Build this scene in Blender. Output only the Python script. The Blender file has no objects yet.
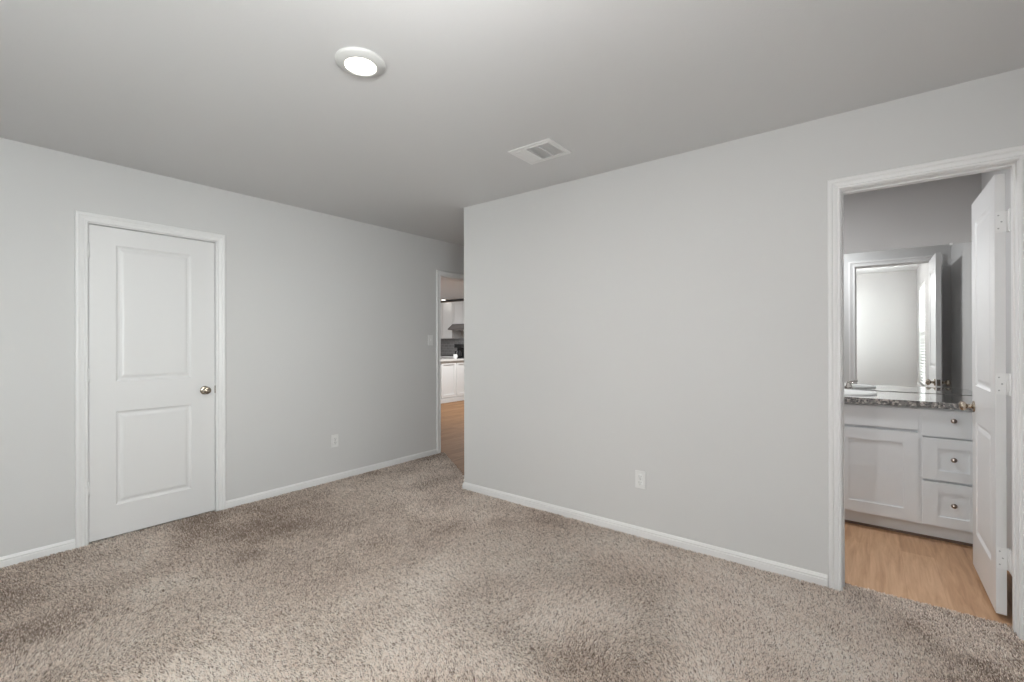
import bpy, bmesh, math, random
import numpy as np
from mathutils import Matrix, Vector

random.seed(7)
rng = np.random.default_rng(11)
C = bpy.context.scene.collection
SC = bpy.context.scene
PI = math.pi

# ------------------------------------------------------------------ camera
F_PX, YAW, PITCH, ROLL, CAM_Z = 458.6, 0.66147, 0.00181, -0.00213, 1.2739
cd = bpy.data.cameras.new('camera')
cam = bpy.data.objects.new('camera', cd)
C.objects.link(cam)
cd.sensor_width = 36.0
cd.sensor_fit = 'HORIZONTAL'
cd.lens = F_PX * 36.0 / 1024.0
cd.clip_start = 0.02
fw = Vector((-math.sin(YAW), math.cos(YAW), 0)); rt = Vector((math.cos(YAW), math.sin(YAW), 0)); up = Vector((0, 0, 1))
f2 = fw * math.cos(PITCH) + up * math.sin(PITCH)
u2 = -fw * math.sin(PITCH) + up * math.cos(PITCH)
r3 = rt * math.cos(ROLL) + u2 * math.sin(ROLL)
u3 = -rt * math.sin(ROLL) + u2 * math.cos(ROLL)
M4 = Matrix((r3, u3, -f2)).transposed().to_4x4()
M4.translation = (0, 0, CAM_Z)
cam.matrix_world = M4
SC.camera = cam

# ------------------------------------------------------------------ light
SC.view_settings.view_transform = 'Standard'
SC.view_settings.look = 'None'
SC.view_settings.gamma = 1.0
SC.view_settings.use_curve_mapping = False
SC.view_settings.exposure = 0.04
SC.cycles.max_bounces = 14
SC.cycles.diffuse_bounces = 8
SC.cycles.sample_clamp_indirect = 8.0

world = bpy.data.worlds.new('overcast_sky')
SC.world = world
world.use_nodes = True
bg = world.node_tree.nodes['Background']
bg.inputs['Color'].default_value = (1.0, 0.985, 0.965, 1)
bg.inputs['Strength'].default_value = 3.0

def area(name, loc, target, sx, sy, power, color):
    ld = bpy.data.lights.new(name, 'AREA')
    ld.shape = 'RECTANGLE'; ld.size = sx; ld.size_y = sy
    ld.energy = power; ld.color = color
    o = bpy.data.objects.new(name, ld)
    C.objects.link(o)
    o.location = loc
    o.rotation_euler = (Vector(target) - Vector(loc)).to_track_quat('-Z', 'Y').to_euler()
    return o
# daylight outside the side window; the rear and kitchen panels are added fill
DAY = (0.965, 0.985, 1.0)
area('daylight_side', (1.02, -0.09, 1.72), (-3.9, -0.09, 0.35), 1.1, 1.5, 165, DAY)
area('added_daylight_rear', (-1.75, -1.20, 1.375), (-1.75, 2.0, 1.375), 1.55, 1.48, 10, DAY)
area('kitchen_fill', (-10.6, 6.0, 1.6), (-7.0, 6.0, 1.3), 1.8, 1.4, 60, DAY)

# ------------------------------------------------------------------ materials
def mat(name, col, rough=0.5, metal=0.0, bump=0.0, bscale=200.0, spec=0.5, var=0.0, vscale=3.0):
    m = bpy.data.materials.new(name)
    m.use_nodes = True
    nt = m.node_tree
    b = nt.nodes['Principled BSDF']
    b.inputs['Base Color'].default_value = (*col, 1)
    b.inputs['Roughness'].default_value = rough
    b.inputs['Metallic'].default_value = metal
    b.inputs['Specular IOR Level'].default_value = spec
    tc = nt.nodes.new('ShaderNodeTexCoord')
    if bump:
        n = nt.nodes.new('ShaderNodeTexNoise')
        n.inputs['Scale'].default_value = bscale
        n.inputs['Detail'].default_value = 2.0
        nt.links.new(tc.outputs['Object'], n.inputs['Vector'])
        bp = nt.nodes.new('ShaderNodeBump')
        bp.inputs['Strength'].default_value = bump
        bp.inputs['Distance'].default_value = 0.002
        nt.links.new(n.outputs['Fac'], bp.inputs['Height'])
        nt.links.new(bp.outputs['Normal'], b.inputs['Normal'])
    if var:
        n2 = nt.nodes.new('ShaderNodeTexNoise')
        n2.inputs['Scale'].default_value = vscale
        nt.links.new(tc.outputs['Object'], n2.inputs['Vector'])
        rp = nt.nodes.new('ShaderNodeValToRGB')
        rp.color_ramp.elements[0].color = (*[c * (1 - var) for c in col], 1)
        rp.color_ramp.elements[1].color = (*[min(1, c * (1 + var)) for c in col], 1)
        nt.links.new(n2.outputs['Fac'], rp.inputs['Fac'])
        nt.links.new(rp.outputs['Color'], b.inputs['Base Color'])
    return m

def emit_mat(name, col, strength):
    m = bpy.data.materials.new(name)
    m.use_nodes = True
    nt = m.node_tree
    nt.nodes.clear()
    e = nt.nodes.new('ShaderNodeEmission')
    e.inputs['Color'].default_value = (*col, 1); e.inputs['Strength'].default_value = strength
    o = nt.nodes.new('ShaderNodeOutputMaterial')
    nt.links.new(e.outputs[0], o.inputs[0])
    return m

def wood_mat(name, dark, mid, light, rough=0.42, spec=0.5):
    """long planks running along world Y with fine streaky grain"""
    m = bpy.data.materials.new(name)
    m.use_nodes = True
    nt = m.node_tree; L = nt.links
    b = nt.nodes['Principled BSDF']
    b.inputs['Roughness'].default_value = rough; b.inputs['Specular IOR Level'].default_value = spec
    tc = nt.nodes.new('ShaderNodeTexCoord')
    mp = nt.nodes.new('ShaderNodeMapping'); mp.inputs['Rotation'].default_value = (0, 0, PI / 2)
    L.new(tc.outputs['Object'], mp.inputs['Vector'])
    br = nt.nodes.new('ShaderNodeTexBrick')
    br.offset = 0.37; br.inputs['Scale'].default_value = 1.0
    br.inputs['Brick Width'].default_value = 1.22; br.inputs['Row Height'].default_value = 0.15
    br.inputs['Mortar Size'].default_value = 0.0012; br.inputs['Mortar Smooth'].default_value = 0.2
    br.inputs['Color1'].default_value = (0.25, 0.25, 0.25, 1); br.inputs['Color2'].default_value = (0.75, 0.75, 0.75, 1)
    br.inputs['Mortar'].default_value = (0.35, 0.35, 0.35, 1)
    L.new(mp.outputs['Vector'], br.inputs['Vector'])
    mp2 = nt.nodes.new('ShaderNodeMapping'); mp2.inputs['Scale'].default_value = (14, 1.1, 1)
    L.new(tc.outputs['Object'], mp2.inputs['Vector'])
    n = nt.nodes.new('ShaderNodeTexNoise'); n.inputs['Scale'].default_value = 2.2; n.inputs['Detail'].default_value = 6; n.inputs['Roughness'].default_value = 0.65
    n.inputs['Distortion'].default_value = 0.5
    L.new(mp2.outputs['Vector'], n.inputs['Vector'])
    mx = nt.nodes.new('ShaderNodeMix'); mx.data_type = 'FLOAT'; mx.inputs['Factor'].default_value = 0.3
    L.new(n.outputs['Fac'], mx.inputs[2]); L.new(br.outputs['Color'], mx.inputs[3])
    rp = nt.nodes.new('ShaderNodeValToRGB')
    e = rp.color_ramp.elements
    e[0].position = 0.3; e[0].color = (*dark, 1); e[1].position = 0.72; e[1].color = (*light, 1)
    k = e.new(0.5); k.color = (*mid, 1)
    L.new(mx.outputs[0], rp.inputs['Fac']); L.new(rp.outputs['Color'], b.inputs['Base Color'])
    return m

def granite_mat(name):
    m = bpy.data.materials.new(name)
    m.use_nodes = True
    nt = m.node_tree; L = nt.links
    b = nt.nodes['Principled BSDF']
    b.inputs['Roughness'].default_value = 0.08
    b.inputs['Coat Weight'].default_value = 1.0; b.inputs['Coat Roughness'].default_value = 0.02; b.inputs['Coat IOR'].default_value = 1.7
    tc = nt.nodes.new('ShaderNodeTexCoord')
    v = nt.nodes.new('ShaderNodeTexVoronoi'); v.inputs['Scale'].default_value = 95
    L.new(tc.outputs['Object'], v.inputs['Vector'])
    n = nt.nodes.new('ShaderNodeTexNoise'); n.inputs['Scale'].default_value = 60; n.inputs['Detail'].default_value = 4
    L.new(tc.outputs['Object'], n.inputs['Vector'])
    sep = nt.nodes.new('ShaderNodeSeparateColor'); L.new(v.outputs['Color'], sep.inputs[0])
    mx = nt.nodes.new('ShaderNodeMix'); mx.data_type = 'FLOAT'; mx.inputs['Factor'].default_value = 0.45
    L.new(sep.outputs[0], mx.inputs[2]); L.new(n.outputs['Fac'], mx.inputs[3])
    rp = nt.nodes.new('ShaderNodeValToRGB'); e = rp.color_ramp.elements
    e[0].position = 0.2; e[0].color = (0.03, 0.03, 0.032, 1); e[1].position = 0.85; e[1].color = (0.55, 0.53, 0.5, 1)
    for p, c in ((0.42, (0.16, 0.155, 0.15)), (0.6, (0.2, 0.19, 0.185)), (0.72, (0.42, 0.38, 0.35))):
        k = e.new(p); k.color = (*c, 1)
    L.new(mx.outputs[0], rp.inputs['Fac']); L.new(rp.outputs['Color'], b.inputs['Base Color'])
    return m

def tile_mat(name):
    m = bpy.data.materials.new(name)
    m.use_nodes = True
    nt = m.node_tree; L = nt.links
    b = nt.nodes['Principled BSDF']; b.inputs['Roughness'].default_value = 0.25
    tc = nt.nodes.new('ShaderNodeTexCoord')
    mp = nt.nodes.new('ShaderNodeMapping'); mp.inputs['Rotation'].default_value = (PI / 2, 0, 0)
    L.new(tc.outputs['Object'], mp.inputs['Vector'])
    br = nt.nodes.new('ShaderNodeTexBrick')
    br.inputs['Scale'].default_value = 1; br.inputs['Brick Width'].default_value = 0.15; br.inputs['Row Height'].default_value = 0.075
    br.inputs['Mortar Size'].default_value = 0.003
    br.inputs['Color1'].default_value = (0.2, 0.2, 0.205, 1); br.inputs['Color2'].default_value = (0.25, 0.25, 0.25, 1); br.inputs['Mortar'].default_value = (0.4, 0.4, 0.4, 1)
    L.new(mp.outputs['Vector'], br.inputs['Vector']); L.new(br.outputs['Color'], b.inputs['Base Color'])
    return m

def glass_mat():
    m = bpy.data.materials.new('window_glass')
    m.use_nodes = True
    nt = m.node_tree; nt.nodes.clear(); L = nt.links
    t = nt.nodes.new('ShaderNodeBsdfTransparent'); t.inputs[0].default_value = (0.94, 0.97, 0.96, 1)
    g = nt.nodes.new('ShaderNodeBsdfGlossy'); g.inputs['Roughness'].default_value = 0.0
    f = nt.nodes.new('ShaderNodeFresnel'); f.inputs[0].default_value = 1.45
    mx = nt.nodes.new('ShaderNodeMixShader'); o = nt.nodes.new('ShaderNodeOutputMaterial')
    L.new(f.outputs[0], mx.inputs[0]); L.new(t.outputs[0], mx.inputs[1]); L.new(g.outputs[0], mx.inputs[2]); L.new(mx.outputs[0], o.inputs[0])
    return m

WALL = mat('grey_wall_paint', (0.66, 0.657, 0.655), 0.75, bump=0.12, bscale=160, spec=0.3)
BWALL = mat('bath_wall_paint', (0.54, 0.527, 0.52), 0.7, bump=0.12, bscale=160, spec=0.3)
CEIL = mat('ceiling_paint', (0.695, 0.695, 0.70), 0.9, bump=0.25, bscale=120, spec=0.2)
TRIM = mat('white_trim_paint', (0.81, 0.807, 0.808), 0.38)
DOOR = mat('white_door_paint', (0.765, 0.762, 0.764), 0.34)
PLATE = mat('white_plastic', (0.80, 0.80, 0.795), 0.3)
SLOT = mat('dark_slot', (0.05, 0.05, 0.05), 0.6)
NICKEL = mat('satin_nickel', (0.45, 0.39, 0.32), 0.22, 1.0, bump=0.03, bscale=300)
BRONZE = mat('dark_nickel', (0.34, 0.29, 0.26), 0.25, 1.0, bump=0.03, bscale=300)
CAB = mat('white_cabinet_paint', (0.765, 0.79, 0.815), 0.5, bump=0.03, bscale=80)
GAP = mat('cabinet_gap', (0.12, 0.12, 0.12), 0.8)
GRANITE = granite_mat('speckled_granite')
PORC = mat('white_porcelain', (0.86, 0.86, 0.85), 0.08)
MIRROR = mat('mirror_silver', (0.9, 0.905, 0.9), 0.0, 1.0)
CARPET_BACK = mat('carpet_backing', (0.27, 0.215, 0.175), 0.95, bump=0.6, bscale=300, spec=0.1)
BATHWOOD = wood_mat('bath_vinyl_plank', (0.30, 0.165, 0.088), (0.50, 0.30, 0.172), (0.66, 0.435, 0.275))
KITWOOD = wood_mat('kitchen_vinyl_plank', (0.17, 0.085, 0.04), (0.26, 0.14, 0.068), (0.33, 0.19, 0.10), 0.6, 0.15)
LENS = emit_mat('lit_lens', (1.0, 0.95, 0.86), 9.0)
VENTDARK = mat('vent_dark', (0.75, 0.75, 0.75), 0.8)
BLACK = mat('black_plastic', (0.015, 0.015, 0.016), 0.25)
STEEL = mat('stainless_steel', (0.33, 0.32, 0.31), 0.3, 1.0, bump=0.02, bscale=200)
TILE = tile_mat('grey_tile')
LIGHTSTONE = mat('pale_quartz', (0.62, 0.6, 0.57), 0.2, var=0.15, vscale=40)
KCAB = mat('kitchen_cabinet_paint', (0.72, 0.72, 0.71), 0.4, bump=0.03, bscale=80)
GLASS = glass_mat()
SLATM = mat('blind_vinyl', (0.85, 0.85, 0.84), 0.4)
DARKSTRIP = mat('dark_strip_brown', (0.16, 0.11, 0.085), 0.7)

# ------------------------------------------------------------------ mesh helpers
class MB:
    def __init__(s): s.v = []; s.f = []; s.sm = []
    def add(s, vs, fs, smooth=False):
        o = len(s.v); s.v += [tuple(v) for v in vs]
        for f in fs: s.f.append([i + o for i in f]); s.sm.append(smooth)
        return s
    def box(s, x0, x1, y0, y1, z0, z1):
        vs = [(x, y, z) for x in (x0, x1) for y in (y0, y1) for z in (z0, z1)]
        return s.add(vs, [(0, 1, 3, 2), (4, 6, 7, 5), (0, 4, 5, 1), (2, 3, 7, 6), (0, 2, 6, 4), (1, 5, 7, 3)])
    def lathe(s, prof, mtx, n=28, smooth=True):
        """prof: (radius, height) pairs about local Z"""
        vs = []; fs = []
        for r, h in prof:
            for i in range(n):
                a = 2 * PI * i / n
                vs.append(mtx @ Vector((r * math.cos(a), r * math.sin(a), h)))
        for k in range(len(prof) - 1):
            for i in range(n):
                j = (i + 1) % n
                fs.append((k * n + i, k * n + j, (k + 1) * n + j, (k + 1) * n + i))
        fs.append(tuple(range(n - 1, -1, -1))); fs.append(tuple((len(prof) - 1) * n + i for i in range(n)))
        return s.add(vs, fs, smooth)
    def tube(s, pts, r, n=10, smooth=True):
        pts = [Vector(p) for p in pts]; rs = r if isinstance(r, (list, tuple)) else [r] * len(pts)
        vs = []; fs = []
        for k, p in enumerate(pts):
            d = (pts[min(k + 1, len(pts) - 1)] - pts[max(k - 1, 0)]).normalized()
            a = d.orthogonal().normalized() if k == 0 else (prev - d * prev.dot(d)).normalized()
            prev = a
            b = d.cross(a)
            for i in range(n):
                t = 2 * PI * i / n
                vs.append(p + (a * math.cos(t) + b * math.sin(t)) * rs[k])
        for k in range(len(pts) - 1):
            for i in range(n):
                j = (i + 1) % n
                fs.append((k * n + i, k * n + j, (k + 1) * n + j, (k + 1) * n + i))
        fs.append(tuple(range(n - 1, -1, -1))); fs.append(tuple((len(pts) - 1) * n + i for i in range(n)))
        return s.add(vs, fs, smooth)
    def sweep(s, prof, path):
        """prof: list of (a,b); path: list of functions (a,b)->point ; closed profile skinned along path"""
        n = len(prof); vs = []; fs = []
        for fn in path:
            vs += [fn(a, b) for a, b in prof]
        for k in range(len(path) - 1):
            for i in range(n):
                j = (i + 1) % n
                fs.append((k * n + i, k * n + j, (k + 1) * n + j, (k + 1) * n + i))
        fs.append(tuple(range(n - 1, -1, -1))); fs.append(tuple((len(path) - 1) * n + i for i in range(n)))
        return s.add(vs, fs)
    def build(s, name, m, parent=None, bevel=0.0, loc=None, seg=2):
        me = bpy.data.meshes.new(name)
        me.from_pydata([tuple(v) for v in s.v], [], s.f)
        me.materials.append(m)
        bm = bmesh.new(); bm.from_mesh(me); bmesh.ops.recalc_face_normals(bm, faces=bm.faces); bm.to_mesh(me); bm.free()
        me.polygons.foreach_set('use_smooth', s.sm)
        o = bpy.data.objects.new(name, me); C.objects.link(o)
        if parent: o.parent = parent
        if loc: o.location = loc
        if bevel:
            b = o.modifiers.new('bevel', 'BEVEL'); b.width = bevel; b.segments = seg; b.limit_method = 'ANGLE'; b.angle_limit = math.radians(40)
        return o

def tag(o, label, cat, group=None, kind=None):
    o['label'] = label; o['category'] = cat
    if group: o['group'] = group
    if kind: o['kind'] = kind
    return o

def thing(name, label, cat, loc=(0, 0, 0), rz=0.0, group=None, kind=None):
    o = bpy.data.objects.new(name, None); C.objects.link(o)
    o.empty_display_size = 0.1
    o.location = loc; o.rotation_euler = (0, 0, rz)
    return tag(o, label, cat, group, kind)

def copy_tree(o, parent=None):
    c = o.copy(); C.objects.link(c)
    if parent: c.parent = parent
    for ch in [x for x in SC.objects if x.parent == o]: copy_tree(ch, c)
    return c

def wall_along(mb, axis, a0, a1, t0, t1, z0, z1, holes):
    """wall running along axis 'x' or 'y' from a0..a1, thickness t0..t1, rectangular holes (h0,h1,hz0,hz1)"""
    def bx(p0, p1, q0, q1):
        if p1 - p0 < 1e-5 or q1 - q0 < 1e-5: return
        if axis == 'y': mb.box(t0, t1, p0, p1, q0, q1)
        else: mb.box(p0, p1, t0, t1, q0, q1)
    cur = a0
    for h0, h1, hz0, hz1 in sorted(holes):
        bx(cur, h0, z0, z1); bx(h0, h1, z0, hz0); bx(h0, h1, hz1, z1); cur = h1
    bx(cur, a1, z0, z1)
    return mb

# ------------------------------------------------------------------ dimensions
XL, YF = -3.888, 2.887          # left wall face, wall with the bath door
XW, YB = 0.62, -1.02            # window wall face, rear wall face
HC = 2.44
T = 0.115
XH = -2.775                     # outside corner of the front wall
YE = 4.90                       # hall end
YBATH = YF + T                  # 3.002
YM = 4.52                       # bath vanity wall
WIN_ADDED = (-2.55, -0.95, 0.62, 2.13)  # unseen rear opening, added to balance the daylight
WIN = (-0.56, 0.38, 0.62, 2.13) # window on the side wall
BD = (-0.110, 0.505, 2.049)     # bath door opening
CDR = (0.642, 1.357, 2.031)     # closet door opening
HD = (3.655, 4.46, 2.031)       # hall doorway

ST = 'structure'
# ------------------------------------------------------------------ shell
def S(mb, name, m, label, cat): return tag(mb.build(name, m), label, cat, kind=ST)

S(wall_along(MB(), 'y', YB - T, YE + T, XL - T, XL, -0.05, HC, [(CDR[0] - .018, CDR[1] + .018, -0.05, CDR[2] + .018), (HD[0] - .018, HD[1] + .018, -.05, HD[2] + .018)]),
  'wall_left', WALL, 'long light grey wall holding the closed white closet door', 'wall')
S(wall_along(MB(), 'x', XH, XW, YF, YBATH, -.05, HC, [(BD[0] - .018, BD[1] + .018, -.05, BD[2] + .018)]),
  'wall_front', WALL, 'light grey wall with the doorway into the bathroom', 'wall')
S(wall_along(MB(), 'y', YB - T, YM + T, XW, XW + T, -.05, HC, [WIN]), 'wall_right', WALL, 'grey side wall with the blind-covered window, seen in the mirror', 'wall')
S(wall_along(MB(), 'x', XL, XW, YB - T, YB, -.05, HC, [WIN_ADDED]), 'wall_rear', WALL, 'bright wall behind the camera seen in the bathroom mirror', 'wall')
S(MB().box(XH, XH + T, YBATH, YE, -.05, HC), 'wall_hall_side', WALL, 'grey wall along the short hall behind the corner', 'wall')
S(MB().box(XL, XH + T, YE, YE + T, -.05, HC), 'wall_hall_end', WALL, 'shaded wall at the end of the short hall', 'wall')
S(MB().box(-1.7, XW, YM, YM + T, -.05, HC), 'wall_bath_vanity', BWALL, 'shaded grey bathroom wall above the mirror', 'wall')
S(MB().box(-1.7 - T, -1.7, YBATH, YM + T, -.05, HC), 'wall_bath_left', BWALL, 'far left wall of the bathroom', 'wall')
S(MB().box(-12.0, XW + T, YB - T, 9.4, HC, HC + .1), 'ceiling', CEIL, 'pale grey ceiling with one recessed light and a vent', 'ceiling')
# floors
TY0, TY1 = 3.70, 2.99     # the carpet stops on a diagonal from the kitchen doorway casing to the outside corner
S(MB().box(XL, XW, YB, YF, -.05, -.012)\
  .add([(x_, y_, z_) for z_ in (-.05, -.012) for x_, y_ in ((XL, YF), (XH, YF), (XH, TY1), (XL, TY0))], [(0, 1, 2, 3), (4, 5, 6, 7), (0, 1, 5, 4), (1, 2, 6, 5), (2, 3, 7, 6), (3, 0, 4, 7)]).box(BD[0] - .018, BD[1] + .018, YF, 2.978, -.05, -.012),
  'floor', CARPET_BACK, 'backing under the beige bedroom carpet', 'floor')
S(MB().box(-1.7, XW, 2.978, YM, -.05, -.004), 'floor_bath', BATHWOOD, 'light brown wood plank floor of the bathroom', 'floor')
S(MB().box(-12.0, XL, 2.2, 9.4, -.05, -.004), 'floor_kitchen', KITWOOD, 'brown wood plank floor of the kitchen beyond the hall doorway', 'floor')
S(MB().add([(x_, y_, z_) for z_ in (-.05, -.004) for x_, y_ in ((XL, TY0), (XH, TY1), (XH, YE), (XL, YE))], [(0, 1, 2, 3), (4, 5, 6, 7), (0, 1, 5, 4), (1, 2, 6, 5), (2, 3, 7, 6), (3, 0, 4, 7)]),
  'floor_hall', KITWOOD, 'dark brown wood plank floor of the short hall', 'floor')
# closet and kitchen shells
S(MB().box(-4.75, -4.65, 0.0, 2.1, -.05, HC).box(-4.65, XL - T, 0.0, .1, -.05, HC).box(-4.65, XL - T, 2.0, 2.1, -.05, HC).box(-4.65, XL, .1, 2.0, -.05, -.012),
  'wall_closet', WALL, 'closet walls behind the closed white door', 'wall')
S(MB().box(-12.0, XL - T, 9.27, 9.4, -.05, HC), 'wall_kitchen_back', KCAB, 'pale kitchen wall behind the upper cabinets', 'wall')
S(wall_along(MB(), 'y', 2.1, 9.27, -12.0, -11.9, -.05, HC, []), 'wall_kitchen_left', WALL, 'far left wall of the kitchen', 'wall')
S(MB().box(-11.9, XL - T, 2.1, 2.2, -.05, HC).box(XL - T, XL, YE + T, 9.27, -.05, HC), 'wall_kitchen_near', WALL, 'near walls of the kitchen', 'wall')
S(MB().box(-11.9, XL - T, 9.258, 9.27, .9, 1.37), 'trim_backsplash', TILE, 'grey tiled backsplash under the kitchen cabinets', 'backsplash')

# ------------------------------------------------------------------ baseboards (profile: height a, out b)
BPROF = [(-.012, 0), (-.012, .012), (.034, .012), (.037, .0095), (.041, .0095), (.045, .011), (.050, .008), (.058, .004), (.060, 0)]
def base(name, segs, label, m=TRIM):
    """segs: list of polylines [(x,y),...]; outward normal is to the right of travel"""
    mb = MB()
    for pl in segs:
        P = [Vector((x, y)) for x, y in pl]
        path = []
        for k, p in enumerate(P):
            n1 = n2 = None
            if k > 0: d = (P[k] - P[k - 1]).normalized(); n1 = Vector((d.y, -d.x))
            if k < len(P) - 1: d = (P[k + 1] - P[k]).normalized(); n2 = Vector((d.y, -d.x))
            if n1 is None: n = n2
            elif n2 is None: n = n1
            else:
                n = (n1 + n2); n = n / n.dot(n1)
            path.append(lambda a, b, p=p, n=n: (p.x + n.x * b, p.y + n.y * b, a))
        mb.sweep(BPROF, path)
    return tag(mb.build(name, m), label, 'baseboard', kind=ST)
CW = 0.058   # casing width
base('baseboard_left', [[(XL, YB), (XL, CDR[0] - .005 - CW)], [(XL, CDR[1] + .005 + CW), (XL, HD[0] - .005 - CW)], [(XL, HD[1] + .005 + CW), (XL, YE)]],
     'white baseboard along the left wall on both sides of the closet door')
base('baseboard_front', [[(XH, YE), (XH, YF), (BD[0] - .005 - CW, YF)]], 'white baseboard along the wall with the outlet, wrapping its outside corner')
base('baseboard_right', [[(XW, YF), (XW, YB)], [(XW, 3.93), (XW, YBATH)]], 'white baseboard along the window wall')
base('baseboard_rear', [[(XW, YB), (XL, YB)]], 'white baseboard along the rear wall')
base('baseboard_hall', [[(XL, YE), (XH, YE)]], 'white baseboard across the end of the hall')

# ------------------------------------------------------------------ casings and jambs
# profile across the casing: a = distance from the opening edge, b = projection from the wall
CPROF = [(0, 0), (0, .009), (.004, .0125), (.011, .0125), (.015, .0075), (.029, .0115), (.034, .0115), (.038, .016), (.046, .018), (.053, .0175), (CW, .013), (CW, 0)]
def casing(mb, h0, h1, top, fn, r=.005, k=1.0):
    """fn(u, out, z) -> world; three mitred sides around the opening h0..h1 up to top"""
    path = [lambda a, b: fn(h0 - r - a * k, b, -.012), lambda a, b: fn(h0 - r - a * k, b, top + r + a * k),
            lambda a, b: fn(h1 + r + a * k, b, top + r + a * k), lambda a, b: fn(h1 + r + a * k, b, -.012)]
    mb.sweep(CPROF, path)
def jamb(mb, h0, h1, top, fn, t, stop):
    """jamb boards lining the opening; fn(u, depth, z), depth 0..t into the wall; stop=(d0,d1) or None"""
    def bx(u0, u1, d0, d1, z0, z1):
        vs = [fn(u, d, z) for u in (u0, u1) for d in (d0, d1) for z in (z0, z1)]
        mb.add(vs, [(0, 1, 3, 2), (4, 6, 7, 5), (0, 4, 5, 1), (2, 3, 7, 6), (0, 2, 6, 4), (1, 5, 7, 3)])
    bx(h0 - .018, h0, 0, t, -.012, top + .018); bx(h1, h1 + .018, 0, t, -.012, top + .018); bx(h0, h1, 0, t, top, top + .018)
    if stop:
        d0, d1 = stop
        bx(h0, h0 + .007, d0, d1, -.012, top); bx(h1 - .007, h1, d0, d1, -.012, top); bx(h0 + .007, h1 - .007, d0, d1, top - .008, top)

mb = MB()
casing(mb, *CDR, lambda u, o, z: (XL + o, u, z)); jamb(mb, *CDR, lambda u, d, z: (XL - d, u, z), T, (.04, .07))
tag(mb.build('trim_1', TRIM), 'white moulded casing around the closed closet door', 'door casing', kind=ST)
mb = MB()
casing(mb, *HD, lambda u, o, z: (XL + o, u, z)); casing(mb, *HD, lambda u, o, z: (XL - T - o, u, z)); jamb(mb, *HD, lambda u, d, z: (XL - d, u, z), T, None)
tag(mb.build('trim_2', TRIM), 'white casing around the open doorway to the kitchen', 'door casing', kind=ST)
mb = MB()
casing(mb, *BD, lambda u, o, z: (u, YF - o, z), .003, .94); casing(mb, *BD, lambda u, o, z: (u, YBATH + o, z), .003, .94); jamb(mb, *BD, lambda u, d, z: (u, YF + d, z), T, (.045, .078))
tag(mb.build('trim_3', TRIM), 'white moulded casing around the bathroom doorway', 'door casing', kind=ST)

# ------------------------------------------------------------------ doors
def door_leaf(W, H, th, panels):
    """leaf in local coords: x 0..W, z 0..H, faces at y=0 (front, -y) and y=th; moulded panels (x0,x1,z0,z1) on both faces"""
    mb = MB()
    xs = sorted({0, W} | {p[0] for p in panels} | {p[1] for p in panels})
    zs = sorted({0, H} | {p[2] for p in panels} | {p[3] for p in panels})
    rings = [(0, 0), (.005, .004), (.013, .0085), (.022, .0085), (.034, .0035), (.042, .002)]
    for y, sg in ((0, 1), (th, -1)):
        for i in range(len(xs) - 1):
            for k in range(len(zs) - 1):
                x0, x1, z0, z1 = xs[i], xs[i + 1], zs[k], zs[k + 1]
                hit = [p for p in panels if abs(p[0] - x0) < 1e-6 and abs(p[1] - x1) < 1e-6 and abs(p[2] - z0) < 1e-6 and abs(p[3] - z1) < 1e-6]
                if not hit:
                    mb.add([(x0, y, z0), (x1, y, z0), (x1, y, z1), (x0, y, z1)], [(0, 1, 2, 3)])
                else:
                    vs = []; fs = []
                    for ins, dep in rings:
                        yy = y + sg * dep
                        vs += [(x0 + ins, yy, z0 + ins), (x1 - ins, yy, z0 + ins), (x1 - ins, yy, z1 - ins), (x0 + ins, yy, z1 - ins)]
                    for r in range(len(rings) - 1):
                        for q in range(4):
                            fs.append((r * 4 + q, r * 4 + (q + 1) % 4, (r + 1) * 4 + (q + 1) % 4, (r + 1) * 4 + q))
                    n = (len(rings) - 1) * 4
                    fs.append((n, n + 1, n + 2, n + 3))
                    mb.add(vs, fs)
    for a, b in (((0, 0), (W, 0)), ((W, 0), (W, H)), ((W, H), (0, H)), ((0, H), (0, 0))):
        mb.add([(a[0], 0, a[1]), (b[0], 0, b[1]), (b[0], th, b[1]), (a[0], th, a[1])], [(0, 1, 2, 3)])
    return mb

def knob_mb(mtx):
    """egg shaped knob with rosette; local +Z points away from the door face"""
    mb = MB()
    mb.lathe([(.0, 0), (.030, 0), (.0315, .003), (.030, .006), (.022, .009), (.012, .011), (.0105, .022), (.011, .028), (.017, .031), (.0235, .036), (.0268, .043), (.027, .048), (.0255, .054), (.021, .059), (.013, .0625), (.0, .0635)], mtx, 28)
    return mb
def M_to(loc, zaxis):
    m = Vector(zaxis).to_track_quat('Z', 'Y').to_matrix().to_4x4(); m.translation = loc
    return m

# closet door: closed; local x runs along +Y world (rz=90deg), front face (-y local) looks to +X
cw = CDR[1] - CDR[0] - .009
d1 = door_leaf(cw, 2.0135, .035, [(.131, cw - .151, .200, .812), (.131, cw - .151, 1.008, 1.900)]).build('door_1', DOOR, loc=(XL - .009, CDR[0] + .0045, .011))
d1.rotation_euler = (0, 0, PI / 2)
tag(d1, 'closed white two-panel closet door in the left wall', 'door', kind=ST)
d1.modifiers.new('bevel', 'BEVEL').width = .0015
d1.modifiers['bevel'].limit_method = 'ANGLE'; d1.modifiers['bevel'].angle_limit = math.radians(60)
knob_mb(M_to((cw - .066, 0, .909), (0, -1, 0))).build('door_knob', NICKEL, d1)
MB().box(cw - .001, cw + .006, -.0045, .02, .882, .938).build('latch_plate', BRONZE, d1, .001)
for z in (1.848, 1.06, .335):
    h = MB().tube([(-.003, -.006, z - .044), (-.003, -.006, z + .044)], .0058, 10)
    h.box(-.0045, -.0015, -.004, .012, z - .044, z + .044)
    for zz in (z - .018, z + .018): h.tube([(-.003, -.006, zz - .001), (-.003, -.006, zz + .001)], .0063, 10)
    h.build('hinge', TRIM, d1)

PAINTED = mat('painted_screw', (.45, .45, .45), .5)
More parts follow.
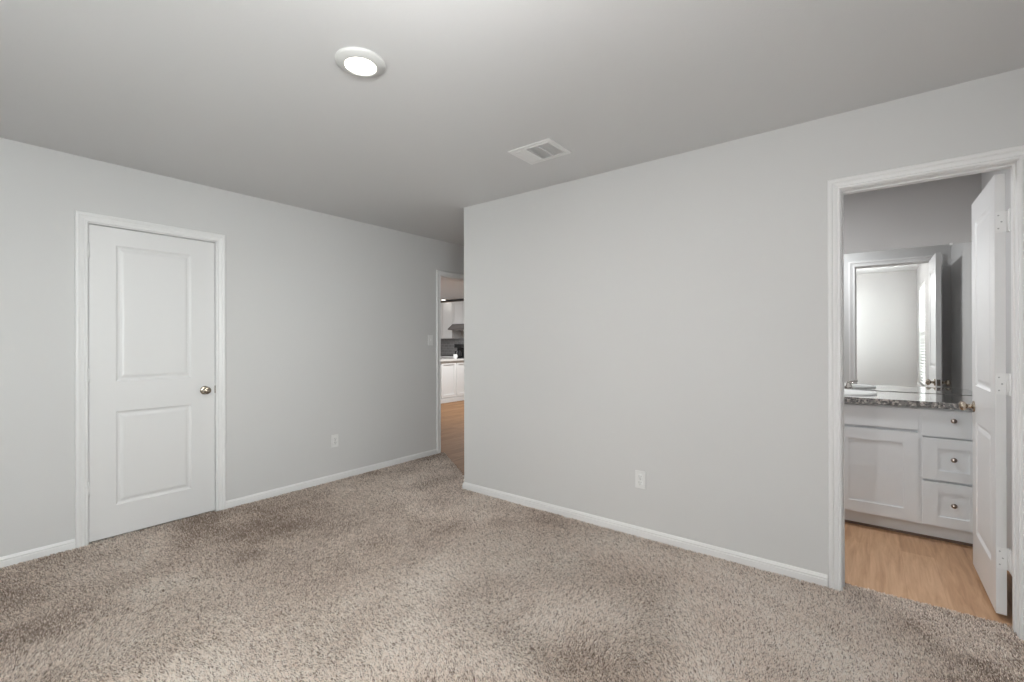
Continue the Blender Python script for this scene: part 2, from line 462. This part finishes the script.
# bathroom door: opened 90 degrees into the bathroom, front face looks to -X; local x along +Y world
bw = .594
BX, BY = .458, 3.036
d2 = door_leaf(bw, 2.019, .035, [(.10, bw - .10, .200, .812), (.10, bw - .10, 1.008, 1.900)]).build('door_2', DOOR, loc=(BX, BY, .021))
# local frame: x -> +Y world, y -> +X world, z -> z   (mirror-free: build with a matrix)
for v in d2.data.vertices: v.co = Vector((v.co.y, v.co.x, v.co.z))
d2.data.flip_normals()
tag(d2, 'white two-panel bathroom door standing open against the side wall', 'door', kind=ST)
b = d2.modifiers.new('bevel', 'BEVEL'); b.width = .0015; b.limit_method = 'ANGLE'; b.angle_limit = math.radians(60)
knob_mb(M_to((0, bw - .062, .890), (-1, 0, 0))).build('door_knob', NICKEL, d2)
knob_mb(M_to((.035, bw - .062, .890), (1, 0, 0))).build('door_knob', NICKEL, d2)
MB().box(.006, .029, bw - .001, bw + .0015, .862, .918).build('latch_plate', BRONZE, d2)
for z in (1.798, 1.055, .258):
    h = MB().box(.004, .041, -.0032, 0.0, z - .048, z + .048)
    h.box(.0405, .0445, -.036, -.004, z - .05, z + .05)                      # leaf on the jamb edge
    h.tube([(.041, -.004, z - .05), (.041, -.004, z + .05)], .0055, 12)
    for zz in (z - .027, z - .009, z + .009, z + .027): h.tube([(.041, -.004, zz - .0008), (.041, -.004, zz + .0008)], .0062, 12)
    hi = h.build('hinge', TRIM, d2)
    sc = MB()
    for px, pz in ((.012, -.03), (.022, 0), (.012, .03)):
        sc.lathe([(0, 0), (.0036, 0), (.003, .0012), (0, .0014)], M_to((px, -.0032, z + pz), (0, -1, 0)), 12)
    sc.build('screw', PAINTED, hi)

# ------------------------------------------------------------------ electrical plates
def outlet(name, label, loc, rz):
    t = thing(name, label, 'electrical outlet', loc, rz, 'white wall outlets')
    # local: plate in XZ plane, outward = -Y
    MB().box(-.035, .035, -.006, 0, -.0575, .0575).build('cover_plate', PLATE, t, .0025)
    for z in (-.0195, .0195):
        s = MB().lathe([(0, 0), (.0165, 0), (.0165, .0022), (.0155, .003), (0, .003)], M_to((0, -.006, z), (0, -1, 0)), 24)
        so = s.build('socket', PLATE, t)
        q = MB().box(-.0075, -.0055, -.0095, -.0085, z - .001, z + .009).box(.0055, .0075, -.0095, -.0085, z - .001, z + .008)
        q.lathe([(0, 0), (.0026, 0), (.0026, .0006), (0, .0006)], M_to((0, -.0089, z - .008), (0, -1, 0)), 12)
        q.build('slots', SLOT, so)
    MB().lathe([(0, 0), (.003, 0), (.0025, .0012), (0, .0015)], M_to((0, -.006, 0), (0, -1, 0)), 12).build('screw', STEEL, t)
    return t
outlet('wall_outlet', 'white electrical outlet low on the left wall beside the closet door', (XL, 2.331, .366), PI / 2)
outlet('wall_outlet', 'white electrical outlet low on the wall between hall corner and bathroom doorway', (-1.183, YF, .371), 0)
sw = thing('light_switch', 'white light switch plate just left of the kitchen doorway casing', 'light switch', (XL, 3.50, 1.296), PI / 2)
MB().box(-.036, .036, -.006, 0, -.059, .059).build('cover_plate', PLATE, sw, .0025)
MB().box(-.006, .006, -.0075, -.006, -.013, .013).add([(-.004, -.0075, -.004), (.004, -.0075, -.004), (.004, -.0075, .010), (-.004, -.0075, .010), (-.0035, -.017, .006), (.0035, -.017, .006), (.0035, -.016, .011), (-.0035, -.016, .011)],
    [(0, 1, 2, 3), (4, 5, 6, 7), (0, 1, 5, 4), (2, 3, 7, 6), (0, 3, 7, 4), (1, 2, 6, 5)]).build('toggle', PLATE, sw)

# ------------------------------------------------------------------ ceiling fixtures
RINGM = mat('lamp_trim_white', (.60, .60, .59), .4)
def downlight(label, loc, group, power, rad=1.0, color=(1.0, .985, .965)):
    t = thing('ceiling_light', label, 'ceiling light', loc, 0, group)
    down = M_to((0, 0, 0), (0, 0, -1))
    MB().lathe([(.060 * rad, .0), (.098 * rad, .0), (.100 * rad, .003), (.099 * rad, .008), (.094 * rad, .013), (.074 * rad, .021), (.068 * rad, .0225), (.064 * rad, .021), (.062 * rad, .018)], down, 48).build('trim_ring', RINGM, t)
    MB().lathe([(0, .017), (.0635 * rad, .017), (.0635 * rad, .0185), (.05 * rad, .0205), (0, .0215)], down, 48).build('lens', LENS, t)
    ld = bpy.data.lights.new('lamp_glow', 'AREA'); ld.shape = 'DISK'; ld.size = .11 * rad; ld.energy = power; ld.color = color
    lo = bpy.data.objects.new('lamp_glow', ld); C.objects.link(lo); lo.parent = t; lo.location = (0, 0, -.024)
    return t
downlight('round lit white ceiling light in the bedroom ceiling', (-1.665, 1.118, HC), None, 10.0)
downlight('round lit ceiling light in the bathroom above the vanity side', (-.6, 3.50, HC), None, 17, color=(.95, .98, 1.0))
downlight('small warm lit ceiling light beyond the kitchen doorway', (-9.19, 8.75, HC), None, .2)
downlight('unseen kitchen light added to brighten the floor near the hall doorway', (-5.0, 4.6, HC), 'added kitchen lights', 6, color=(.95, .98, 1.0))  # added out of view to brighten the kitchen floor
downlight('unseen kitchen light added to brighten the front of the island', (-5.9, 6.6, HC), 'added kitchen lights', 72, color=(.95, .98, 1.0))  # added out of view to brighten the island face

# added bowl lamp, out of view, brightening the ceiling and rear wall
FX, FY_ = -.55, .30
fm = thing('ceiling_light', 'unseen glass bowl light added to brighten the ceiling and rear wall', 'ceiling light', (FX, FY_, HC))
DN = M_to((0, 0, 0), (0, 0, -1))
MB().lathe([(0, 0), (.065, 0), (.065, .008), (.05, .022), (.012, .028), (.008, .03), (.008, .52), (.014, .525), (.014, .54), (0, .545)], DN, 32).build('stem', NICKEL, fm)
BOWL = bpy.data.materials.new('frosted_glass'); BOWL.use_nodes = True
nt_ = BOWL.node_tree; nt_.nodes.clear()
t_ = nt_.nodes.new('ShaderNodeBsdfTransparent'); q_ = nt_.nodes.new('ShaderNodeBsdfTranslucent'); x_ = nt_.nodes.new('ShaderNodeMixShader'); o_ = nt_.nodes.new('ShaderNodeOutputMaterial')
x_.inputs[0].default_value = .3; nt_.links.new(t_.outputs[0], x_.inputs[1]); nt_.links.new(q_.outputs[0], x_.inputs[2]); nt_.links.new(x_.outputs[0], o_.inputs[0])
bo = MB(); pr = [(.17, .37), (.168, .41), (.15, .45), (.115, .485), (.07, .51), (.014, .522)]
pr = pr + [(r_ - .003 if r_ > .02 else r_, h_ - .004) for r_, h_ in reversed(pr)]
bo.lathe(pr, DN, 40); bo.f = bo.f[:-2]; bo.sm = bo.sm[:-2]
bo.build('added_bowl', BOWL, fm)
ld = bpy.data.lights.new('added_bowl_fill', 'POINT'); ld.energy = 60.5; ld.shadow_soft_size = .04; ld.color = (1.0, .99, .98)
lo = bpy.data.objects.new('added_bowl_fill', ld); C.objects.link(lo); lo.parent = fm; lo.location = (.06, .0, -.42)

v = thing('ceiling_vent', 'white rectangular air vent in the ceiling near the front wall', 'vent', (-1.59, 2.325, HC))
fr = MB()
def ring(mb, x0, x1, y0, y1, w, z0, z1):
    mb.box(x0, x1, y0, y0 + w, z0, z1); mb.box(x0, x1, y1 - w, y1, z0, z1); mb.box(x0, x0 + w, y0 + w, y1 - w, z0, z1); mb.box(x1 - w, x1, y0 + w, y1 - w, z0, z1)
ring(fr, -.153, .153, -.126, .126, .030, -.006, 0)
ring(fr, -.125, .125, -.098, .098, .008, -.009, -.004)
fr.box(-.046, -.038, -.092, .092, -.0095, -.002); fr.box(.036, .044, -.092, .092, -.0095, -.002)
fr.build('frame', TRIM, v, .002)
MB().box(-.122, .122, -.095, .095, -.0008, .0).build('backing', VENTDARK, v)
def slat(mb, x, tilt, w):
    dx, dz = w / 2 * math.cos(tilt), w / 2 * math.sin(tilt)
    zc = -.0055
    n = (-math.sin(tilt) * .0006, math.cos(tilt) * .0006)
    vs = []
    for y in (-.092, .092):
        vs += [(x - dx - n[0], y, zc - dz - n[1]), (x + dx - n[0], y, zc + dz - n[1]), (x + dx + n[0], y, zc + dz + n[1]), (x - dx + n[0], y, zc - dz + n[1])]
    mb.add(vs, [(0, 1, 2, 3), (4, 5, 6, 7), (0, 1, 5, 4), (1, 2, 6, 5), (2, 3, 7, 6), (3, 0, 4, 7)])
sl = MB()
for i in range(5): slat(sl, -.112 + i * .0155, math.radians(28), .015)
sl.build('louvre_slats', TRIM, v)
for x0 in (-.034, .048):
    sl = MB()
    for i in range(7): slat(sl, x0 + .003 + i * .0107, math.radians(-42), .0085)
    sl.build('louvre_slats', mat('vent_grey_slats', (.78, .78, .78), .5), v)

# ------------------------------------------------------------------ windows and blinds
def window(name, label, fn, w0, w1, z0, z1):
    """fn(u, out, z): out is depth into the wall (positive towards outdoors)"""
    def bx(mb, u0, u1, d0, d1, q0, q1):
        vs = [fn(u, d, z) for u in (u0, u1) for d in (d0, d1) for z in (q0, q1)]
        mb.add(vs, [(0, 1, 3, 2), (4, 6, 7, 5), (0, 4, 5, 1), (2, 3, 7, 6), (0, 2, 6, 4), (1, 5, 7, 3)])
    mb = MB()
    for a, b_ in ((w0, w0 + .045), (w1 - .045, w1)): bx(mb, a, b_, .065, .11, z0, z1)
    zm = (z0 + z1) / 2
    for a, b_ in ((z0, z0 + .05), (zm - .022, zm + .022), (z1 - .045, z1)): bx(mb, w0 + .045, w1 - .045, .065, .11, a, b_)
    o = tag(mb.build(name, TRIM), label, 'window', kind=ST)
    g = MB(); bx(g, w0 + .045, w1 - .045, .086, .089, z0 + .05, zm - .022); bx(g, w0 + .045, w1 - .045, .086, .089, zm + .022, z1 - .045)
    g.build('window_glass', GLASS, o)
    s = MB(); bx(s, w0 - .04, w1 + .04, -.025, .065, z0 - .02, z0); s.build('window_sill', TRIM, o)
    return bx
def blind(label, bx, w0, w1, z0, z1, tilt_sign):
    t = thing('window_blind', label, 'blind', (0, 0, 0), 0)
    h = MB(); bx(h, w0 + .006, w1 - .006, .004, .06, z1 - .05, z1 - .002); h.build('headrail', SLATM, t)
    s = MB(); z = z1 - .075
    while z > z0 + .05:
        bx(s, w0 + .01, w1 - .01, .007, .055, z - .0012, z + .0012); z -= .044
    s.build('slats', SLATM, t)
    r = MB(); bx(r, w0 + .01, w1 - .01, .008, .054, z0 + .012, z0 + .03); r.build('bottom_rail', SLATM, t)
    c = MB()
    for u in (w0 + .12, w1 - .12):
        bx(c, u - .0015, u + .0015, .005, .007, z0 + .02, z1 - .05)
    c.build('ladder_cord', SLATM, t)
fW = lambda u, d, z: (XW + d, u, z)
bxf = window('window_1', 'bright window on the side wall reflected in the bathroom mirror', fW, *WIN)
blind('white slatted blind in the bright window reflected in the bathroom mirror', bxf, *WIN, 1)

fR = lambda u, d, z: (u, YB - d, z)
bxr = window('window_2_added', 'unseen window added in the rear wall to let in more daylight', fR, *WIN_ADDED)

# ------------------------------------------------------------------ vanity
VX0, VX1 = -.645, .572
FY = 3.93   # front of doors
van = thing('vanity_cabinet', 'white shaker vanity cabinet under the granite top in the bathroom', 'vanity cabinet', (0, 0, 0))
ca = MB()
ca.box(VX0, VX0 + .018, 3.94, YM - .002, .098, .848).box(VX1 - .018, VX1, 3.94, YM - .002, .098, .848).box(.245, .271, 3.938, YM - .002, .098, .848)
ca.box(VX0 + .018, VX1 - .018, 3.945, YM - .002, .098, .116).box(VX0 + .018, VX1 - .018, YM - .014, YM - .002, .116, .848).box(VX0 + .018, VX1 - .018, 3.94, 3.968, .83, .848)
ca.box(VX0 + .018, .245, 3.955, 3.975, .66, .72).box(.271, VX1 - .018, 3.955, 3.975, .64, .69).box(.271, VX1 - .018, 3.955, 3.975, .366, .412)
ca.build('carcass', CAB, van, .001)
MB().box(VX0 + .002, VX1 - .002, 4.008, 4.03, -.003, .098).build('toe_kick', CAB, van)
MB().box(VX0 + .002, VX1 - .002, 4.002, 4.008, -.004, .012).build('foot_strip', DARKSTRIP, van)  # thin dark brown strip at the floor before the kick
def shaker(mb, x0, x1, z0, z1, st=.074, dep=.007, rail=None):
    rail = rail or st
    yb = 3.95
    mb.box(x0, x0 + st, FY, yb, z0, z1); mb.box(x1 - st, x1, FY, yb, z0, z1)
    mb.box(x0 + st, x1 - st, FY, yb, z0, z0 + rail); mb.box(x0 + st, x1 - st, FY, yb, z1 - rail, z1)
    mb.box(x0 + st, x1 - st, FY + dep, yb, z0 + rail, z1 - rail)
MB().box(-.628, .249, FY, 3.95, .700, .838).build('false_front', CAB, van, .0015)
for x0, x1 in ((-.187, .249), (-.628, -.192)):
    mb = MB(); shaker(mb, x0, x1, .110, .682); mb.build('cabinet_door', CAB, van)
def knob_small(parent, x, z):
    MB().lathe([(0, 0), (.007, 0), (.0065, .008), (.0075, .012), (.0135, .016), (.015, .020), (.0135, .0245), (.008, .027), (0, .0278)], M_to((x, FY, z), (0, -1, 0)), 20).build('knob', BRONZE, parent)
for z0, z1, flat in ((.670, .838, True), (.396, .660, False), (.108, .382, False)):
    mb = MB()
    if flat: mb.box(.267, .558, FY, 3.95, z0, z1)
    else: shaker(mb, .267, .558, z0, z1, .074, .007, .062)
    d = mb.build('drawer', CAB, van)
    knob_small(d, .4125, (z0 + z1) / 2 + (.024 if flat else .008))

ct = MB()
# top slab with an oval cut-out for the sink
SXc, SYc, SRX, SRY = -.19, 4.20, .235, .175
n = 48
X0, X1, Y0, Y1 = VX0 - .012, XW - .0, 3.905, YM - .001
X1 = XW - .001
def oval(rx, ry, z, k=n): return [(SXc + rx * math.cos(2 * PI * i / k), SYc + ry * math.sin(2 * PI * i / k), z) for i in range(k)]
def rect_pt(i, z):
    a = 2 * PI * i / n; c, s_ = math.cos(a), math.sin(a)
    tx = ((X1 - SXc) if c > 0 else (SXc - X0)) / max(abs(c), 1e-6); ty = ((Y1 - SYc) if s_ > 0 else (SYc - Y0)) / max(abs(s_), 1e-6)
    t_ = min(tx, ty); return (SXc + c * t_, SYc + s_ * t_, z)
cut = {}
for z in (.89, .85):
    o_ = oval(SRX - .02, SRY - .02, z); r_ = [rect_pt(i, z) for i in range(n)]
    ct.add(o_ + r_, [(i, (i + 1) % n, n + (i + 1) % n, n + i) for i in range(n)])
    for cx, cy in ((X0, Y0), (X1, Y0), (X1, Y1), (X0, Y1)):   # fill the corner triangles
        ang = math.atan2(cy - SYc, cx - SXc) % (2 * PI); i = int(ang / (2 * PI) * n)
        ct.add([rect_pt(i, z), (cx, cy, z), rect_pt((i + 1) % n, z)], [(0, 1, 2)])
per = [(X0, Y0), (X1, Y0), (X1, Y1), (X0, Y1)]
for a, b_ in zip(per, per[1:] + per[:1]): ct.add([(*a, .85), (*b_, .85), (*b_, .89), (*a, .89)], [(0, 1, 2, 3)])
ct.add(oval(SRX - .02, SRY - .02, .89) + oval(SRX - .02, SRY - .02, .85), [(i, (i + 1) % n, n + (i + 1) % n, n + i) for i in range(n)])
tag(ct.build('vanity_countertop', GRANITE), 'polished grey speckled granite top on the bathroom vanity', 'countertop')

sk = MB()
prof = [(1.0, .8905), (1.0, .897), (.985, .9025), (.95, .905), (.90, .902), (.875, .893), (.83, .86), (.72, .80), (.5, .762), (.2, .75), (.06, .749)]
vs = []; fs = []
for s_, z in prof: vs += oval(SRX * s_, SRY * s_, z)
for k in range(len(prof) - 1): fs += [(k * n + i, k * n + (i + 1) % n, (k + 1) * n + (i + 1) % n, (k + 1) * n + i) for i in range(n)]
fs.append(tuple((len(prof) - 1) * n + i for i in range(n)))
sk.add(vs, fs, True)
sink = tag(sk.build('bathroom_sink', PORC), 'white oval drop-in sink in the granite vanity top', 'sink')
MB().lathe([(0, .751), (.020, .751), (.022, .753), (.015, .754), (0, .7535)], Matrix.Translation((SXc, SYc, 0)), 20).build('drain', BRONZE, sink)

CHROME = mat('polished_nickel', (0.66, 0.63, 0.6), 0.12, 1.0)
fa = thing('faucet', 'dark metal faucet with lever handles behind the oval sink', 'faucet', (SXc, 4.42, .89))
MB().box(-.085, .085, -.022, .022, 0.0, .018).build('base_plate', CHROME, fa, .006, seg=3)
MB().tube([(0, 0, .015), (0, 0, .07), (0, -.012, .105), (0, -.045, .128), (0, -.085, .122), (0, -.112, .098)], [.015, .0135, .0125, .0115, .011, .0105], 14).build('spout', CHROME, fa)
for s_ in (-1, 1):
    h = MB().lathe([(0, .016), (.019, .016), (.0175, .035), (.013, .046), (.014, .053), (.010, .060), (0, .062)], Matrix.Translation((s_ * .062, 0, 0)), 20)
    h.tube([(s_ * .062, 0, .054), (s_ * .085, -.004, .060), (s_ * .118, -.008, .064)], [.0055, .0062, .0075], 10)
    h.build('handle', CHROME, fa)

mi = MB().box(VX0, XW - .002, YM - .006, YM - .0005, .893, 1.966).build('wall_mirror', MIRROR)
tag(mi, 'large frameless mirror standing on the vanity countertop', 'mirror')
for x in (-.4, .465):
    MB().box(x - .008, x + .008, YM - .0095, YM - .006, 1.958, 1.974).build('mirror_clip', PLATE, mi)

# ------------------------------------------------------------------ kitchen beyond the hall doorway
isl = thing('kitchen_island', 'white panelled kitchen island seen through the hall doorway', 'kitchen island', (0, 0, 0))
IX, IY0, IY1 = -7.01, 5.7, 8.0
MB().box(IX - .70, IX - .015, IY0, IY1, -.004, .868).build('body', KCAB, isl)
MB().box(IX - .015, IX + .004, IY0 - .004, IY1 + .004, -.004, .085).build('base_moulding', KCAB, isl, .003)
y = IY0 + .02
while y < IY1 - .1:
    y1 = min(y + .43, IY1 - .02)
    p = MB(); s_ = .062
    p.box(IX - .015, IX, y, y + s_, .10, .855); p.box(IX - .015, IX, y1 - s_, y1, .10, .855)
    p.box(IX - .015, IX, y + s_, y1 - s_, .10, .10 + s_); p.box(IX - .015, IX, y + s_, y1 - s_, .855 - s_, .855)
    p.build('panel', KCAB, isl, .002); y = y1 + .02
tag(MB().box(IX - .74, IX + .035, IY0 - .03, IY1 + .03, .868, .908).build('island_countertop', LIGHTSTONE, None, .004), 'pale stone countertop on the kitchen island', 'countertop')

def base_cab(x0, x1, label):
    t = thing('kitchen_base_cabinet', label, 'kitchen cabinet', (0, 0, 0), 0, 'lower kitchen cabinets')
    MB().box(x0, x1, 8.67, 9.255, .1, .868).build('body', KCAB, t); MB().box(x0, x1, 8.74, 8.76, -.004, .1).build('toe_kick', KCAB, t)
    MB().box(x0 + .01, x1 - .01, 8.65, 8.67, .12, .70).build('door', KCAB, t, .003); MB().box(x0 + .01, x1 - .01, 8.65, 8.67, .715, .855).build('drawer', KCAB, t, .003)
RX0, RX1 = -9.16, -8.40
base_cab(-9.93, RX0 - .005, 'lower kitchen cabinet left of the black range')
base_cab(RX1 + .005, -7.5, 'lower kitchen cabinet right of the black range')
tag(MB().box(-9.95, RX0 - .003, 8.63, 9.256, .868, .905).build('kitchen_countertop', LIGHTSTONE, None, .003), 'kitchen countertop left of the black range', 'countertop')
tag(MB().box(RX1 + .003, -7.5, 8.63, 9.256, .868, .905).build('kitchen_countertop', LIGHTSTONE, None, .003), 'kitchen countertop right of the black range', 'countertop')
rg = thing('kitchen_range', 'black topped cooking range against the grey backsplash under the hood', 'range', (0, 0, 0))
MB().box(RX0, RX1, 8.64, 9.25, .03, .90).build('body', STEEL, rg, .004)
MB().box(RX0, RX1, 8.60, 9.25, .90, .925).build('cooktop', BLACK, rg, .004)
MB().box(RX0 + .04, RX1 - .04, 8.615, 8.64, .22, .74).build('oven_door', BLACK, rg, .004)
MB().tube([(RX0 + .08, 8.585, .78), (RX1 - .08, 8.585, .78)], .011, 10).build('oven_handle', STEEL, rg)
MB().box(RX0, RX1, 9.16, 9.25, .925, 1.02).build('control_panel', BLACK, rg, .004)
hd = thing('range_hood', 'grey steel range hood under the short kitchen cabinet', 'range hood', (0, 0, 0))
p = [(9.255, 1.60), (8.76, 1.60), (8.74, 1.625), (8.92, 1.76), (9.255, 1.76)]
HX0, HX1 = -9.02, -8.26
mb = MB(); mb.add([(HX0, a, b_) for a, b_ in p] + [(HX1, a, b_) for a, b_ in p], [(0, 1, 2, 3, 4), (9, 8, 7, 6, 5)] + [(i, (i + 1) % 5, 5 + (i + 1) % 5, 5 + i) for i in range(5)])
mb.build('canopy', mat('hood_grey', (.17, .155, .15), .35), hd); MB().box(HX0 + .1, HX1 - .1, 8.80, 9.2, 1.592, 1.60).build('filter', VENTDARK, hd)
def upper(x0, x1, z0, label):
    t = thing('kitchen_upper_cabinet', label, 'kitchen cabinet', (0, 0, 0), 0, 'upper kitchen cabinets')
    MB().box(x0, x1, 8.94, 9.255, z0, 2.375).build('body', KCAB, t)
    n_ = max(1, round((x1 - x0) / .42)); w = (x1 - x0) / n_
    for i in range(n_):
        a, b_ = x0 + i * w + .004, x0 + (i + 1) * w - .004; s_ = .055; q = MB()
        q.box(a, a + s_, 8.92, 8.94, z0 + .005, 2.37); q.box(b_ - s_, b_, 8.92, 8.94, z0 + .005, 2.37)
        q.box(a + s_, b_ - s_, 8.92, 8.94, z0 + .005, z0 + .06); q.box(a + s_, b_ - s_, 8.92, 8.94, 2.315, 2.37); q.box(a + s_, b_ - s_, 8.93, 8.94, z0 + .06, 2.315)
        q.build('door', KCAB, t)
    MB().box(x0 - .0, x1, 8.90, 9.255, 2.375, 2.388).build('crown_shadow_line', DARKSTRIP, t)  # crown strip coloured dark for the shadow line along the cabinet tops
upper(-9.90, HX0 - .004, 1.37, 'tall white upper kitchen cabinet left of the range hood')
upper(HX0, HX1, 1.765, 'short white upper kitchen cabinet above the range hood')
upper(HX1 + .004, -7.5, 1.37, 'tall white upper kitchen cabinet right of the range hood')

cm = thing('coffee_maker', 'black coffee maker standing on the kitchen island', 'coffee maker', (-7.20, 7.36, .908), .3)
MB().box(-.09, .09, -.11, .11, 0, .03).build('base', BLACK, cm, .006)
MB().box(-.09, .09, .03, .11, .03, .24).build('column', BLACK, cm, .006)
MB().box(-.09, .09, -.11, .11, .235, .32).build('reservoir', BLACK, cm, .01)
MB().lathe([(0, .032), (.055, .032), (.066, .06), (.066, .12), (.05, .165), (.052, .175), (0, .175)], Matrix.Translation((0, -.04, 0)), 24).build('carafe', BLACK, cm)
mg = thing('mug', 'white mug on the island beside the coffee maker', 'mug', (-7.12, 7.13, .908))
MB().lathe([(0, 0), (.036, 0), (.04, .006), (.041, .095), (.0385, .097), (.037, .092), (.036, .01), (0, .008)], Matrix.Identity(4), 24).build('mug_body', PORC, mg)
MB().tube([(.04, 0, .078), (.062, 0, .074), (.068, 0, .05), (.060, 0, .026), (.04, 0, .022)], .005, 8).build('handle', PORC, mg)

# ------------------------------------------------------------------ carpet pile (cut yarn tufts, far too many to count)
def vnoise(x, y, s, seed):
    r = np.random.default_rng(seed); g = r.random((64, 64))
    u, w = x / s + 20.3, y / s + 20.7
    i, j = np.floor(u).astype(int), np.floor(w).astype(int); a, b_ = u - i, w - j
    a = a * a * (3 - 2 * a); b_ = b_ * b_ * (3 - 2 * b_)
    G = lambda p, q: g[p % 64, q % 64]
    return (G(i, j) * (1 - a) + G(i + 1, j) * a) * (1 - b_) + (G(i, j + 1) * (1 - a) + G(i + 1, j + 1) * a) * b_
def carpet():
    rects = [(XL + .012, XW - .012, YB + .02, YF - .012), (XL + .012, XH - .012, YF - .012, YE - .012), (BD[0] + .004, BD[1] - .004, YF - .012, 2.982), (XL - .02, XL + .012, CDR[0] + .004, CDR[1] - .004)]
    PX = []; PY = []
    for x0, x1, y0, y1 in rects:
        N = int((x1 - x0) * (y1 - y0) * 58000)
        PX.append(rng.uniform(x0, x1, N)); PY.append(rng.uniform(y0, y1, N))
    x = np.concatenate(PX); y = np.concatenate(PY)
    hall = (y > YF - .012) & (x < XH) & (y > TY0 + (x - XL) * (TY1 - TY0) / (XH - XL))
    x, y = x[~hall], y[~hall]
    # thin out by distance from where the photographer stood and outside of sight
    d = np.hypot(x, y); fwd = -x * math.sin(YAW) + y * math.cos(YAW)
    keep_p = np.clip((2.6 / np.maximum(d, .5)) ** 1.1, .3, 1.0); keep_p = np.where(fwd < .45, .05, keep_p)
    k = rng.random(len(x)) < keep_p
    x, y, d, keep_p = x[k], y[k], d[k], keep_p[k]
    N = len(x)
    size = np.clip(1 / np.sqrt(keep_p), 1, 1.6)
    patch = .55 * vnoise(x, y, .55, 1) + .3 * vnoise(x, y, .22, 2) + .15 * vnoise(x, y, .09, 3)
    ang = 2 * PI * (vnoise(x, y, .8, 4) * 1.3) + rng.normal(0, 1.0, N)
    lean = (.35 + .55 * np.clip((patch - .3) / .4, 0, 1)) * rng.uniform(.5, 1.4, N)
    ln = rng.uniform(.010, .0155, N) * size ** .3
    r = rng.uniform(.0012, .0019, N) * size
    dx, dy, dz = np.cos(ang) * np.sin(lean), np.sin(ang) * np.sin(lean), np.cos(lean)
    V = np.zeros((N, 10, 3), np.float32)
    t0 = rng.uniform(0, 2 * PI, N)
    for ringi, (tt, rr, bend) in enumerate(((0., .8, 0.), (.55, 1.1, .35), (.9, .85, 1.05))):
        cx = x + dx * ln * tt * (.6 + bend * .5); cy = y + dy * ln * tt * (.6 + bend * .5); cz = -.007 + dz * ln * tt
        for q in range(3):
            a = t0 + q * 2 * PI / 3 + ringi * .5
            V[:, ringi * 3 + q, 0] = cx + np.cos(a) * r * rr; V[:, ringi * 3 + q, 1] = cy + np.sin(a) * r * rr; V[:, ringi * 3 + q, 2] = cz
    V[:, 9, 0] = x + dx * ln * 1.2; V[:, 9, 1] = y + dy * ln * 1.2; V[:, 9, 2] = -.007 + dz * ln
    quads = []
    for b0 in (0, 3):
        for q in range(3): quads.append((b0 + q, b0 + (q + 1) % 3, b0 + 3 + (q + 1) % 3, b0 + 3 + q))
    tris = [(6, 7, 9), (7, 8, 9), (8, 6, 9)]
    loops = np.concatenate([np.array(quads).ravel(), np.array(tris).ravel()])
    L = (np.arange(N)[:, None] * 10 + loops[None, :]).astype(np.int32).ravel()
    tot = np.array([4] * 6 + [3] * 3); st = np.concatenate([[0], np.cumsum(tot)[:-1]])
    LS = (np.arange(N)[:, None] * len(loops) + st[None, :]).astype(np.int32).ravel()
    me = bpy.data.meshes.new('carpet_pile')
    me.vertices.add(N * 10); me.vertices.foreach_set('co', V.ravel())
    me.loops.add(len(L)); me.loops.foreach_set('vertex_index', L)
    me.polygons.add(N * 9); me.polygons.foreach_set('loop_start', LS)
    me.polygons.foreach_set('use_smooth', np.ones(N * 9, bool))
    me.update(calc_edges=True)
    at = me.attributes.new('yarn', 'FLOAT', 'POINT')
    tone_side = 1 / (1 + np.exp(-(x + 2.42 + .5 * (vnoise(x, y, .6, 9) - .5)) / .12))          # yarn tone shifts slightly across a soft wavy line
    tone = np.clip(rng.normal(.46, .24, N) + (patch - .5) * 1.1 + .06 * (tone_side - .5), 0, 1)
    tone = np.where(rng.random(N) < .13, tone * .15, tone)
    at.data.foreach_set('value', np.repeat(tone.astype(np.float32), 10))
    m = bpy.data.materials.new('frieze_yarn'); m.use_nodes = True; nt = m.node_tree
    bs = nt.nodes['Principled BSDF']; bs.inputs['Roughness'].default_value = .9; bs.inputs['Specular IOR Level'].default_value = .15
    bs.inputs['Sheen Weight'].default_value = .15
    an = nt.nodes.new('ShaderNodeAttribute'); an.attribute_name = 'yarn'
    rp = nt.nodes.new('ShaderNodeValToRGB'); e = rp.color_ramp.elements
    e[0].position = 0; e[0].color = (.24, .172, .132, 1); e[1].position = 1; e[1].color = (.99, .925, .855, 1)
    kk = e.new(.5); kk.color = (.87, .74, .645, 1)
    nt.links.new(an.outputs['Fac'], rp.inputs['Fac']); nt.links.new(rp.outputs['Color'], bs.inputs['Base Color'])
    me.materials.append(m)
    o = bpy.data.objects.new('carpet_pile', me); C.objects.link(o)
    tag(o, 'beige shaggy carpet pile covering the bedroom floor', 'carpet', kind='stuff')
carpet()
